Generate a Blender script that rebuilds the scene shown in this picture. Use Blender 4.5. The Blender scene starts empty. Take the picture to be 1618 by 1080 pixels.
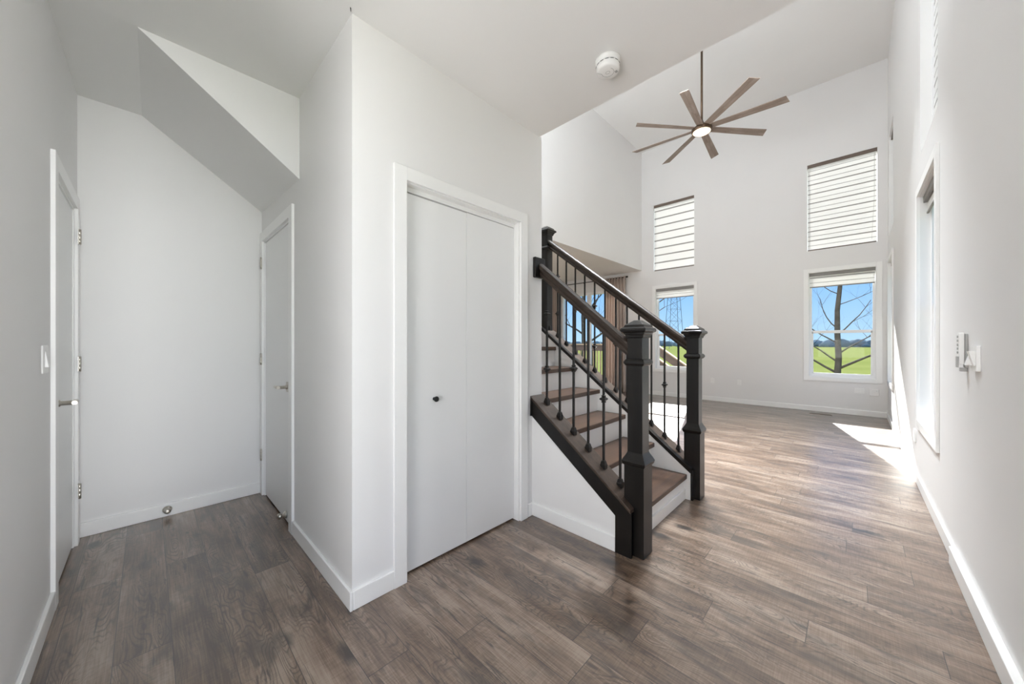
import bpy, bmesh, math, random
from mathutils import Vector, Matrix

S = bpy.context.scene
COL = S.collection
R = math.radians

# ------------------------------------------------------------------ camera, sky, sun, exposure
cam_d = bpy.data.cameras.new('camera')
cam = bpy.data.objects.new('camera', cam_d)
COL.objects.link(cam)
cam_d.sensor_width = 36.0
cam_d.lens = 36.0 * 556.92 / 1618.0
cam_d.shift_x = 0.0
cam_d.shift_y = 2.536 / 1618.0
cam_d.clip_start = 0.02
cam_d.clip_end = 3000
cam.location = (0, 0, 1.24)
cam.rotation_euler = (R(90), 0, R(44.065))
S.camera = cam

S.view_settings.view_transform = 'Standard'
S.view_settings.look = 'None'
S.view_settings.gamma = 1.0
S.view_settings.use_curve_mapping = False
S.view_settings.exposure = 0.37
S.cycles.max_bounces = 14
S.cycles.diffuse_bounces = 10
S.cycles.glossy_bounces = 4
S.cycles.transparent_max_bounces = 16
S.cycles.sample_clamp_indirect = 8.0
S.cycles.caustics_reflective = False

w = bpy.data.worlds.new('sky')
S.world = w
w.use_nodes = True
nt = w.node_tree
nt.nodes.clear()
_o = nt.nodes.new('ShaderNodeOutputWorld')
_b = nt.nodes.new('ShaderNodeBackground')
_tc = nt.nodes.new('ShaderNodeTexCoord')
_sx = nt.nodes.new('ShaderNodeSeparateXYZ')
_cr = nt.nodes.new('ShaderNodeValToRGB')
_cr.color_ramp.elements[0].position = 0.0
_cr.color_ramp.elements[0].color = (0.50, 0.74, 1.0, 1)
_cr.color_ramp.elements[1].position = 0.45
_cr.color_ramp.elements[1].color = (0.22, 0.47, 0.95, 1)
_e = _cr.color_ramp.elements.new(0.15)
_e.color = (0.27, 0.55, 1.0, 1)
nt.links.new(_tc.outputs['Generated'], _sx.inputs[0])
nt.links.new(_sx.outputs['Z'], _cr.inputs[0])
nt.links.new(_cr.outputs[0], _b.inputs[0])
nt.links.new(_b.outputs[0], _o.inputs[0])
_b.inputs[1].default_value = 0.90

SUN_DIR = Vector((0.240, -0.971, -0.575)).normalized()
sd = bpy.data.lights.new('sun', 'SUN')
sd.energy = 15.0
sd.angle = R(0.55)
sd.color = (1.0, 0.97, 0.93)
sun = bpy.data.objects.new('sun', sd)
COL.objects.link(sun)
sun.rotation_euler = SUN_DIR.to_track_quat('-Z', 'Y').to_euler()
sun.location = (-4, 20, 14)


def area(name, loc, direction, sx, sy, energy, color=(1, 1, 1), spread=180):
    d = bpy.data.lights.new(name, 'AREA')
    d.shape = 'RECTANGLE'
    d.size, d.size_y, d.energy, d.color = sx, sy, energy, color
    d.spread = R(spread)
    o = bpy.data.objects.new(name, d)
    COL.objects.link(o)
    o.location = loc
    o.rotation_euler = Vector(direction).to_track_quat('-Z', 'Y').to_euler()
    return o


# added fill lights standing in for daylight, all out of view
area('entry_fill', (6.00, 0.55, 1.80), (-1, 0.0, 0), 3.4, 3.2, 64, (1.0, 0.98, 0.995), 64)
area('dining_fill', (-5.6, 1.98, 1.60), (0, 1, 0.1), 2.6, 1.8, 38, (1.0, 0.98, 0.95))
area('front_fill', (-0.35, -1.72, 1.35), (0, 0.80, 0.60), 1.3, 1.6, 86, (1.0, 0.985, 0.985))
area('loft_fill', (-2.7, 2.35, 3.4), (0.0, 0.40, 0.92), 1.8, 1.2, 92, (0.90, 0.955, 1.0))

# ------------------------------------------------------------------ key dimensions (metres)
XC = -1.68      # closet wall
XR = 0.416      # right wall
YA = -0.313     # hall left wall
YB = 0.663      # hall right wall
XD = -3.557     # hall end wall
YE = 8.547      # living room far wall
YS = 1.946      # stair side wall face
YT = 2.055      # other side of that wall
XL = -3.785     # upper wall on the left of the living room
ZC = 2.78       # entry ceiling
ZL = 5.98       # living room ceiling
ZB = 3.05       # dining ceiling
BH = 0.092      # baseboard


# ------------------------------------------------------------------ materials
def srgb(r, g, b):
    f = lambda c: (c / 12.92 if c <= 0.04045 else ((c + 0.055) / 1.055) ** 2.4)
    return tuple(f(c / 255.0) for c in (r, g, b)) + (1.0,)


class NT:
    def __init__(self, name):
        self.m = bpy.data.materials.new(name)
        self.m.use_nodes = True
        self.t = self.m.node_tree
        self.bsdf = self.t.nodes['Principled BSDF']
        self.out = self.t.nodes['Material Output']

    def n(self, typ, **kw):
        o = self.t.nodes.new(typ)
        for k, v in kw.items():
            setattr(o, k, v)
        return o

    def l(self, a, b):
        self.t.links.new(a, b)

    def put(self, sock, v):
        if isinstance(v, bpy.types.NodeSocket):
            self.l(v, sock)
        else:
            sock.default_value = v

    def math(self, op, a, b=0.0, c=0.0):
        o = self.n('ShaderNodeMath', operation=op)
        self.put(o.inputs[0], a)
        self.put(o.inputs[1], b)
        self.put(o.inputs[2], c)
        return o.outputs[0]

    def vec(self, x, y, z=0.0):
        o = self.n('ShaderNodeCombineXYZ')
        for i, v in enumerate((x, y, z)):
            self.put(o.inputs[i], v)
        return o.outputs[0]

    def noise(self, v, scale=1.0, detail=3.0, rough=0.5, dist=0.0):
        o = self.n('ShaderNodeTexNoise')
        self.l(v, o.inputs['Vector'])
        o.inputs['Scale'].default_value = scale
        o.inputs['Detail'].default_value = detail
        o.inputs['Roughness'].default_value = rough
        o.inputs['Distortion'].default_value = dist
        return o.outputs[0]

    def ramp(self, f, stops):
        o = self.n('ShaderNodeValToRGB')
        els = o.color_ramp.elements
        while len(els) < len(stops):
            els.new(0.5)
        for e, (p, c) in zip(els, stops):
            e.position = p
            e.color = c if len(c) == 4 else tuple(c) + (1.0,)
        self.l(f, o.inputs[0])
        return o.outputs[0]

    def mix(self, f, a, b, blend='MIX'):
        o = self.n('ShaderNodeMix', data_type='RGBA', blend_type=blend)
        self.put(o.inputs[0], f)
        self.put(o.inputs[6], a)
        self.put(o.inputs[7], b)
        return o.outputs[2]

    def bump(self, h, strength=0.2, dist=0.002):
        o = self.n('ShaderNodeBump')
        o.inputs['Strength'].default_value = strength
        o.inputs['Distance'].default_value = dist
        self.l(h, o.inputs['Height'])
        self.l(o.outputs[0], self.bsdf.inputs['Normal'])


def plain(name, col, rough=0.5, metal=0.0, spec=0.5, noise=0.04, nscale=18.0, coat=0.0):
    k = NT(name)
    tc = k.n('ShaderNodeTexCoord').outputs['Object']
    f = k.noise(tc, nscale, 4)
    c = Vector(col[:3])
    k.l(k.ramp(f, [(0.3, tuple(c * (1 - noise))), (0.7, tuple(c * (1 + noise)))]), k.bsdf.inputs['Base Color'])
    k.bsdf.inputs['Roughness'].default_value = rough
    k.bsdf.inputs['Metallic'].default_value = metal
    k.bsdf.inputs['Specular IOR Level'].default_value = spec
    k.bsdf.inputs['Coat Weight'].default_value = coat
    return k.m


def paint(name, col, rough=0.6, bump=0.06, spec=0.4):
    k = NT(name)
    tc = k.n('ShaderNodeTexCoord').outputs['Object']
    f = k.noise(tc, 1.3, 2)
    c = Vector(col)
    k.l(k.ramp(f, [(0.3, tuple(c * 0.985)), (0.7, tuple(c))]), k.bsdf.inputs['Base Color'])
    k.bsdf.inputs['Roughness'].default_value = rough
    k.bsdf.inputs['Specular IOR Level'].default_value = spec
    k.bump(k.noise(tc, 160, 3), bump, 0.001)
    return k.m


def wood(name, dark, light, rough=0.4, axis='X', bump=0.15, sc=1.0, spec=0.5):
    k = NT(name)
    tc = k.n('ShaderNodeTexCoord').outputs['Object']
    s = k.n('ShaderNodeSeparateXYZ')
    k.l(tc, s.inputs[0])
    st = {'X': (1.6, 14, 14), 'Y': (14, 1.6, 14), 'Z': (14, 14, 1.6)}[axis]
    v = k.vec(*[k.math('MULTIPLY', s.outputs[i], st[i] * sc) for i in range(3)])
    g = k.noise(v, 1.0, 6, 0.62, 0.6)
    f = k.noise(v, 9.0, 3, 0.6)
    m = k.math('ADD', k.math('MULTIPLY', g, 0.75), k.math('MULTIPLY', f, 0.25))
    k.l(k.ramp(m, [(0.34, dark), (0.66, light)]), k.bsdf.inputs['Base Color'])
    k.bsdf.inputs['Roughness'].default_value = rough
    k.bsdf.inputs['Specular IOR Level'].default_value = spec
    k.bump(m, bump, 0.001)
    return k.m


def floor_mat():
    k = NT('floor_planks')
    tc = k.n('ShaderNodeTexCoord').outputs['Object']
    s = k.n('ShaderNodeSeparateXYZ')
    k.l(tc, s.inputs[0])
    x, y = s.outputs[0], s.outputs[1]
    W, L = 0.166, 1.29
    yr = k.math('DIVIDE', k.math('ADD', y, 0.095), W)
    row = k.math('FLOOR', yr)
    fy = k.math('FRACT', yr)
    wn = k.n('ShaderNodeTexWhiteNoise', noise_dimensions='1D')
    k.l(row, wn.inputs['W'])
    xo = k.math('DIVIDE', k.math('ADD', x, k.math('MULTIPLY', wn.outputs['Value'], L)), L)
    colm = k.math('FLOOR', xo)
    fx = k.math('FRACT', xo)
    wn2 = k.n('ShaderNodeTexWhiteNoise', noise_dimensions='2D')
    k.l(k.vec(row, colm), wn2.inputs['Vector'])
    idc = k.n('ShaderNodeSeparateColor')
    k.l(wn2.outputs['Color'], idc.inputs[0])
    ox = k.math('MULTIPLY', idc.outputs[0], 53.0)
    oy = k.math('MULTIPLY', idc.outputs[1], 31.0)
    px = k.math('ADD', x, ox)
    py = k.math('ADD', y, oy)
    # long cathedral figure: contour lines of a stretched noise
    n1 = k.noise(k.vec(k.math('MULTIPLY', px, 1.5), k.math('MULTIPLY', py, 7.0)), 1.0, 2.0, 0.5, 0.35)
    rings = k.math('FRACT', k.math('MULTIPLY', n1, 34.0))
    rings = k.math('ABSOLUTE', k.math('SUBTRACT', rings, 0.5))          # 0..0.5, thin dark lines near 0.5
    mr = k.n('ShaderNodeMapRange')
    k.l(rings, mr.inputs[0])
    mr.inputs[1].default_value, mr.inputs[2].default_value = 0.26, 0.5
    ringl = mr.outputs[0]
    where = k.ramp(k.noise(k.vec(k.math('MULTIPLY', px, 1.1), k.math('MULTIPLY', py, 5.0), 3.0), 1.0, 2.0), [(0.42, (0, 0, 0)), (0.58, (1, 1, 1))])
    # broad tone, fine streaks, cross saw marks
    tone = k.noise(k.vec(k.math('MULTIPLY', px, 2.2), k.math('MULTIPLY', py, 11.0), 7.0), 1.0, 4.0, 0.6, 0.2)
    fine = k.noise(k.vec(k.math('MULTIPLY', px, 5.0), k.math('MULTIPLY', py, 150.0)), 1.0, 3.0, 0.6)
    saw = k.noise(k.vec(k.math('MULTIPLY', px, 170.0), k.math('MULTIPLY', py, 9.0)), 1.0, 2.0, 0.6)
    # knots
    vo = k.n('ShaderNodeTexVoronoi', feature='F1')
    k.l(k.vec(k.math('MULTIPLY', px, 1.7), k.math('MULTIPLY', py, 3.9)), vo.inputs['Vector'])
    vo.inputs['Scale'].default_value = 1.0
    kd = k.math('ADD', vo.outputs['Distance'], k.math('MULTIPLY', k.math('SUBTRACT', k.noise(k.vec(k.math('MULTIPLY', px, 9.0), k.math('MULTIPLY', py, 22.0)), 1.0, 3.0), 0.5), 0.22))
    knot = k.ramp(kd, [(0.06, (1, 1, 1)), (0.15, (0, 0, 0))])
    f = k.math('ADD', k.math('MULTIPLY', tone, 0.54), k.math('MULTIPLY', fine, 0.30))
    f = k.math('ADD', f, k.math('MULTIPLY', saw, 0.14))
    f = k.math('ADD', f, k.math('MULTIPLY', k.math('SUBTRACT', idc.outputs[2], 0.5), 0.10))
    base = k.ramp(f, [(0.37, (0.068, 0.040, 0.025)), (0.49, (0.172, 0.113, 0.076)), (0.61, (0.295, 0.225, 0.172))])
    rl = k.math('MULTIPLY', k.math('MULTIPLY', ringl, where), 0.80)
    base = k.mix(rl, base, (0.040, 0.027, 0.020, 1))
    smudge = k.ramp(k.noise(k.vec(k.math('MULTIPLY', px, 2.6), k.math('MULTIPLY', py, 8.0), 11.0), 1.0, 5.0, 0.65, 0.4), [(0.53, (0, 0, 0)), (0.66, (1, 1, 1))])
    base = k.mix(k.math('MULTIPLY', smudge, 0.62), base, (0.048, 0.036, 0.030, 1))
    crack = k.ramp(k.noise(k.vec(k.math('MULTIPLY', px, 3.0), k.math('MULTIPLY', py, 34.0), 5.0), 1.0, 4.0, 0.7, 0.5), [(0.60, (0, 0, 0)), (0.65, (1, 1, 1))])
    base = k.mix(k.math('MULTIPLY', crack, 0.7), base, (0.022, 0.016, 0.013, 1))
    base = k.mix(k.math('MULTIPLY', knot, 0.92), base, (0.022, 0.016, 0.013, 1))
    gy = k.math('MINIMUM', fy, k.math('SUBTRACT', 1.0, fy))
    gx = k.math('MINIMUM', fx, k.math('SUBTRACT', 1.0, fx))
    gap = k.math('MAXIMUM', k.math('LESS_THAN', gy, 0.0075), k.math('LESS_THAN', gx, 0.0011))
    base = k.mix(k.math('MULTIPLY', gap, 0.8), base, (0.012, 0.010, 0.009, 1))
    k.l(base, k.bsdf.inputs['Base Color'])
    rr = k.math('ADD', 0.28, k.math('MULTIPLY', fine, 0.12))
    k.l(rr, k.bsdf.inputs['Roughness'])
    k.bsdf.inputs['Specular IOR Level'].default_value = 0.8
    k.bsdf.inputs['Coat Weight'].default_value = 0.6
    k.bsdf.inputs['Coat Roughness'].default_value = 0.26
    k.bsdf.inputs['Coat IOR'].default_value = 1.7
    h = k.math('SUBTRACT', k.math('ADD', k.math('MULTIPLY', fine, 0.3), k.math('MULTIPLY', saw, 0.25)), k.math('MULTIPLY', gap, 1.2))
    k.bump(h, 0.16, 0.001)
    return k.m


def glass_mat():
    k = NT('window_glass')
    k.t.nodes.remove(k.bsdf)
    tr = k.n('ShaderNodeBsdfTransparent')
    tr.inputs[0].default_value = (0.96, 0.975, 0.97, 1)
    gl = k.n('ShaderNodeBsdfGlossy')
    gl.inputs['Roughness'].default_value = 0.02
    fr = k.n('ShaderNodeLayerWeight')
    fr.inputs[0].default_value = 0.5
    mx = k.n('ShaderNodeMixShader')
    f = k.math('ADD', k.math('MULTIPLY', k.math('POWER', fr.outputs[1], 4.0), 0.4), 0.003)
    k.l(f, mx.inputs[0])
    k.l(tr.outputs[0], mx.inputs[1])
    k.l(gl.outputs[0], mx.inputs[2])
    k.l(mx.outputs[0], k.out.inputs[0])
    return k.m


def blind_mat(name, pitch, line, alt=1.1, dense=(0.42, 0.41, 0.40), sheer=(0.93, 0.93, 0.92)):
    """banded shade cloth: bright translucent bands parted by denser woven lines"""
    k = NT(name)
    k.t.nodes.remove(k.bsdf)
    tc = k.n('ShaderNodeTexCoord').outputs['Object']
    s = k.n('ShaderNodeSeparateXYZ')
    k.l(tc, s.inputs[0])
    z = k.math('DIVIDE', s.outputs[2], pitch)
    fz = k.math('FRACT', z)
    par = k.math('FRACT', k.math('MULTIPLY', k.math('FLOOR', z), 0.5))      # 0 or .5: every other line is thinner
    th = k.math('SUBTRACT', line, k.math('MULTIPLY', par, line * alt))
    ln = k.math('LESS_THAN', fz, th)
    wv = k.noise(k.vec(k.math('MULTIPLY', s.outputs[0], 30.0), k.math('MULTIPLY', s.outputs[1], 30.0), k.math('MULTIPLY', s.outputs[2], 500.0)), 1.0, 2.0)
    c = k.mix(ln, tuple(sheer) + (1,), tuple(dense) + (1,))
    c = k.mix(k.math('MULTIPLY', wv, 0.10), c, (0.6, 0.6, 0.6, 1))
    df = k.n('ShaderNodeBsdfDiffuse')
    tl = k.n('ShaderNodeBsdfTranslucent')
    k.l(c, df.inputs[0])
    k.l(c, tl.inputs[0])
    mx = k.n('ShaderNodeMixShader')
    k.l(k.mix(ln, (0.20, 0.20, 0.20, 1), (0.06, 0.06, 0.06, 1)), mx.inputs[0])
    k.l(df.outputs[0], mx.inputs[1])
    k.l(tl.outputs[0], mx.inputs[2])
    k.l(mx.outputs[0], k.out.inputs[0])
    return k.m


def curtain_mat():
    k = NT('curtain_cloth')
    tc = k.n('ShaderNodeTexCoord').outputs['Object']
    f = k.noise(tc, 240, 2)
    k.t.nodes.remove(k.bsdf)
    c = k.ramp(f, [(0.3, (0.56, 0.47, 0.42)), (0.7, (0.66, 0.57, 0.51))])
    df = k.n('ShaderNodeBsdfDiffuse')
    tl = k.n('ShaderNodeBsdfTranslucent')
    k.l(c, df.inputs[0])
    k.l(c, tl.inputs[0])
    mx = k.n('ShaderNodeMixShader')
    mx.inputs[0].default_value = 0.25
    k.l(df.outputs[0], mx.inputs[1])
    k.l(tl.outputs[0], mx.inputs[2])
    k.l(mx.outputs[0], k.out.inputs[0])
    return k.m


def emis(name, col, strength):
    k = NT(name)
    tc = k.n('ShaderNodeTexCoord').outputs['Object']
    f = k.noise(tc, 20, 1)
    k.bsdf.inputs['Base Color'].default_value = tuple(col) + (1,)
    c = Vector(col)
    k.l(k.ramp(f, [(0.2, tuple(c * 0.97)), (0.8, tuple(c))]), k.bsdf.inputs['Emission Color'])
    k.bsdf.inputs['Emission Strength'].default_value = strength
    return k.m


def grass_mat():
    k = NT('field_grass')
    tc = k.n('ShaderNodeTexCoord').outputs['Object']
    f = k.noise(tc, 0.12, 6, 0.65)
    k.t.nodes.remove(k.bsdf)
    df = k.n('ShaderNodeBsdfDiffuse')
    k.l(k.ramp(f, [(0.35, (0.142, 0.165, 0.048)), (0.65, (0.182, 0.200, 0.066))]), df.inputs[0])
    k.l(df.outputs[0], k.out.inputs[0])
    return k.m


M = dict(
    wall=paint('wall_paint', (0.797, 0.793, 0.788)),
    ceil=paint('ceiling_paint', (0.820, 0.816, 0.806), 0.8, 0.1),
    trim=paint('trim_paint', (0.880, 0.880, 0.872), 0.35, 0.02, 0.5),
    door=paint('door_paint', (0.845, 0.848, 0.845), 0.40, 0.03, 0.5),
    floor=floor_mat(),
    glass=glass_mat(),
    vinyl=plain('white_vinyl', (0.86, 0.86, 0.86), 0.35, noise=0.01),
    stain=wood('espresso_stain', (0.004, 0.0035, 0.003), (0.012, 0.010, 0.009), 0.30, 'Z', 0.12, 1.0, 0.4),
    stainx=wood('espresso_stain_rail', (0.016, 0.011, 0.008), (0.050, 0.034, 0.025), 0.48, 'X', 0.12, 1.0, 0.3),
    cap=wood('stringer_cap_wood', (0.030, 0.019, 0.013), (0.078, 0.053, 0.039), 0.45, 'X', 0.15, 1.0, 0.4),
    tread=wood('tread_wood', (0.034, 0.017, 0.010), (0.095, 0.050, 0.029), 0.36, 'Y', 0.12, 0.8),
    iron=plain('black_iron', (0.022, 0.020, 0.019), 0.42, 0.6, 0.5, 0.15, 60),
    nickel=plain('brushed_nickel', (0.56, 0.53, 0.48), 0.30, 1.0, 0.5, 0.05, 90),
    knob=plain('black_knob', (0.015, 0.015, 0.015), 0.3, 0.3),
    dark=plain('dark_gap', (0.02, 0.02, 0.02), 0.8),
    plastic=plain('white_plastic', (0.84, 0.84, 0.83), 0.35, noise=0.01),
    plasticg=plain('grey_plastic', (0.42, 0.42, 0.41), 0.45, noise=0.02),
    bronze=plain('bronze_metal', (0.13, 0.085, 0.055), 0.35, 0.7),
    blade=wood('weathered_blade_wood', (0.20, 0.145, 0.115), (0.36, 0.29, 0.245), 0.55, 'X', 0.1, 2.0),
    glow=emis('lamp_glow', (1.0, 0.84, 0.58), 1.9),
    headrail=plain('brown_headrail', (0.155, 0.118, 0.095), 0.45),
    headrailg=plain('grey_headrail', (0.25, 0.24, 0.23), 0.5),
    blindA=blind_mat('banded_blind_wide', 0.0865, 0.24),
    blindB=blind_mat('banded_blind_narrow', 0.1780, 0.17, 0.0),
    curtain=curtain_mat(),
    grass=grass_mat(),
    bark=plain('tree_bark', (0.105, 0.088, 0.076), 0.9, 0, 0.1, 0.3, 8),
    barkl=plain('twig_bark', (0.10, 0.075, 0.060), 0.9, 0, 0.1, 0.3, 8),
    deck=wood('deck_boards', (0.050, 0.033, 0.026), (0.095, 0.062, 0.048), 0.7, 'X', 0.2),
    deckl=wood('deck_rail_pine', (0.20, 0.14, 0.085), (0.30, 0.22, 0.14), 0.7, 'X', 0.2),
    far=plain('haze_tinted_leaves', (0.25, 0.28, 0.285), 0.95, 0, 0.0, 0.3, 0.2),  # distance haze mixed into the tree colour
    steel=plain('galvanised_steel', (0.22, 0.25, 0.29), 0.6, 0.0),
    shrub=plain('yellow_leaves', (0.20, 0.17, 0.03), 0.9, 0, 0.1, 0.3, 20),
    vent=plain('vent_metal', (0.10, 0.075, 0.055), 0.4, 0.5),
)


# ------------------------------------------------------------------ geometry helpers
class MB:
    def __init__(self):
        self.bm = bmesh.new()

    def box(self, x0, x1, y0, y1, z0, z1):
        x0, x1 = min(x0, x1), max(x0, x1)
        y0, y1 = min(y0, y1), max(y0, y1)
        z0, z1 = min(z0, z1), max(z0, z1)
        v = [self.bm.verts.new(p) for p in ((x0, y0, z0), (x1, y0, z0), (x1, y1, z0), (x0, y1, z0),
                                            (x0, y0, z1), (x1, y0, z1), (x1, y1, z1), (x0, y1, z1))]
        for f in ((3, 2, 1, 0), (4, 5, 6, 7), (0, 1, 5, 4), (1, 2, 6, 5), (2, 3, 7, 6), (3, 0, 4, 7)):
            self.bm.faces.new([v[i] for i in f])
        return self

    def loft(self, rings, cap=True, smooth=False):
        rs = [[self.bm.verts.new(p) for p in r] for r in rings]
        n = len(rs[0])
        for a, b in zip(rs, rs[1:]):
            for i in range(n):
                f = self.bm.faces.new((a[i], a[(i + 1) % n], b[(i + 1) % n], b[i]))
                f.smooth = smooth
        if cap:
            self.bm.faces.new(rs[0][::-1])
            self.bm.faces.new(rs[-1])
        return self

    def prism(self, poly, axis, a, b):
        """poly: 2-D points; axis 'x' -> (y,z), 'y' -> (x,z), 'z' -> (x,y)"""
        f = {'x': lambda p, t: (t, p[0], p[1]), 'y': lambda p, t: (p[0], t, p[1]), 'z': lambda p, t: (p[0], p[1], t)}[axis]
        return self.loft([[f(p, a) for p in poly], [f(p, b) for p in poly]])

    def sqstack(self, cx, cy, prof):
        """stack of squares: prof = [(half width, z)]"""
        return self.loft([[(cx - h, cy - h, z), (cx + h, cy - h, z), (cx + h, cy + h, z), (cx - h, cy + h, z)] for h, z in prof])

    def lathe(self, c, prof, n=24, axis='z', smooth=True):
        rings = []
        for r, t in prof:
            ring = []
            for i in range(n):
                a = 2 * math.pi * i / n
                u, v = r * math.cos(a), r * math.sin(a)
                ring.append({'z': (c[0] + u, c[1] + v, c[2] + t), 'x': (c[0] + t, c[1] + u, c[2] + v),
                             'y': (c[0] + u, c[1] + t, c[2] + v)}[axis])
            rings.append(ring)
        return self.loft(rings, True, smooth)

    def tube(self, pts, rad, n=8, smooth=True):
        pts = [Vector(p) for p in pts]
        if not hasattr(rad, '__len__'):
            rad = [rad] * len(pts)
        rings = []
        for i, p in enumerate(pts):
            d = (pts[min(i + 1, len(pts) - 1)] - pts[max(i - 1, 0)]).normalized()
            up = Vector((0, 0, 1)) if abs(d.z) < 0.9 else Vector((1, 0, 0))
            a = d.cross(up).normalized()
            b = d.cross(a).normalized()
            rings.append([p + (a * math.cos(t) + b * math.sin(t)) * rad[i] for t in (2 * math.pi * j / n for j in range(n))])
        return self.loft(rings, True, smooth)

    def holed(self, plane, a0, a1, z0, z1, t0, t1, holes):
        """a wall slab with rectangular openings; plane 'x': runs along y, thickness t in x; plane 'y': runs along x"""
        cuts = sorted({a0, a1} | {h[0] for h in holes} | {h[1] for h in holes})
        for p, q in zip(cuts, cuts[1:]):
            m = (p + q) / 2
            hs = sorted((h[2], h[3]) for h in holes if h[0] < m < h[1])
            z = z0
            for b, t in hs + [(z1, z1)]:
                if b > z + 1e-6:
                    if plane == 'x':
                        self.box(t0, t1, p, q, z, b)
                    else:
                        self.box(p, q, t0, t1, z, b)
                z = max(z, t)
        return self

    def build(self, name, mat, parent=None, bevel=0.0, seg=2, kind=None):
        me = bpy.data.meshes.new(name)
        bmesh.ops.recalc_face_normals(self.bm, faces=self.bm.faces)
        off = Vector((0, 0, 0))
        root = parent
        while root is not None and root.parent is not None:
            root = root.parent
        if root is not None:
            off = Vector(root.location)
        else:
            lo = [min(v.co[i] for v in self.bm.verts) for i in range(3)]
            hi = [max(v.co[i] for v in self.bm.verts) for i in range(3)]
            off = Vector(((lo[0] + hi[0]) / 2, (lo[1] + hi[1]) / 2, lo[2]))
            if kind == 'structure':
                off = Vector((0, 0, 0))
        bmesh.ops.translate(self.bm, verts=self.bm.verts, vec=-off)
        self.bm.to_mesh(me)
        self.bm.free()
        o = bpy.data.objects.new(name, me)
        COL.objects.link(o)
        me.materials.append(M[mat] if isinstance(mat, str) else mat)
        if parent is not None:
            o.parent = parent
        else:
            o.location = off
        if kind:
            o['kind'] = kind
        if bevel:
            b = o.modifiers.new('bevel', 'BEVEL')
            b.width, b.segments, b.limit_method, b.angle_limit = bevel, seg, 'ANGLE', R(40)
        return o


def thing(name, label, cat, loc, group=None, kind=None):
    o = bpy.data.objects.new(name, None)
    o.empty_display_size = 0.1
    COL.objects.link(o)
    o.location = loc
    if label:
        o['label'] = label
    if cat:
        o['category'] = cat
    if group:
        o['group'] = group
    if kind:
        o['kind'] = kind
    return o


def tag(o, label, cat, group=None, kind=None):
    o['label'] = label
    o['category'] = cat
    if group:
        o['group'] = group
    if kind:
        o['kind'] = kind
    return o


def struct(name, mb, mat, label=None, cat=None, bevel=0.0):
    o = mb.build(name, mat, None, bevel, 2, 'structure')
    if label:
        o['label'] = label
    if cat:
        o['category'] = cat
    return o


# ------------------------------------------------------------------ room shell
struct('floor', MB().box(-7.35, 0.6, -1.75, 8.70, -0.12, 0.0), 'floor', 'brown grey wood plank floor running through entry and living room', 'floor')

# windows in the far wall:   x0, x1, z0, z1
LL = (-3.44, -2.57, 0.635, 2.560)
LU = (-3.49, -2.565, 2.985, 4.590)
RL = (-0.595, 0.280, 0.635, 2.545)
RU = (-0.622, 0.300, 2.950, 4.560)
PD = (-6.25, -4.40, 0.06, 2.66)
struct('wall_back', MB().holed('y', -7.35, 0.6, 0, ZL, YE, YE + 0.16, [LL, LU, RL, RU, PD]), 'wall', 'tall white far wall of the living room holding four windows', 'wall')

# windows in the right wall:  y0, y1, z0, z1
NL = (3.755, 4.690, 0.580, 2.520)
NU = (3.755, 4.640, 2.860, 4.560)
FL = (7.480, 8.300, 0.640, 2.540)
FU = (7.500, 8.300, 2.980, 4.560)
ENT = (-1.25, 0.55, 0.20, 2.66)
struct('wall_right', MB().holed('x', -1.75, 8.70, 0, ZL, XR, XR + 0.16, [NL, NU, FL, FU, ENT]), 'wall', 'tall white wall along the right side with two stacks of windows', 'wall')

struct('wall_front', MB().box(-1.35, 0.6, -1.90, -1.75, 0, ZC + 0.1), 'wall', 'white wall behind the entry', 'wall')
DL = (-3.415, -2.735, -0.02, 2.065)
DR = (-3.470, -2.690, -0.02, 2.075)
struct('wall_hall_left', MB().holed('y', XD - 0.15, -1.20, 0, ZC + 0.1, YA - 0.13, YA, [DL]).box(-1.33, -1.20, -1.75, YA - 0.13, 0, ZC + 0.1), 'wall', 'white side wall of the hall on the left with a white door', 'wall')
struct('wall_hall_end', MB().box(XD - 0.15, XD, YA - 0.13, YT, 0, ZC + 0.1), 'wall', 'blank white end wall of the hall under the sloped soffit', 'wall')
struct('wall_hall_right', MB().holed('y', XD, XC - 0.0, 0, ZC, YB, YB + 0.11, [DR]), 'wall', 'white hall side wall that runs into the outer corner', 'wall')
CD = (0.936, 1.812, -0.02, 2.088)
struct('wall_closet', MB().holed('x', YB + 0.11, YS, 0, ZC, XC - 0.11, XC, [CD]), 'wall', 'white wall panel around the closet doors', 'wall')
# wall between closet and stair: full height left of the closet plane, knee wall under the stringer right of it
sl = 0.7625
kx0, kx1 = XC, -1.018
mb = MB().box(XD, XC, YS, YT, 0, ZC)
mb.prism([(kx0, 0.0), (kx1, 0.0), (kx1, 0.333), (kx0, 0.333 + sl * (kx1 - kx0))], 'y', YS, YT)
struct('wall_stair', mb, 'wall', 'white knee wall under the near dark stringer', 'wall')

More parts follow.
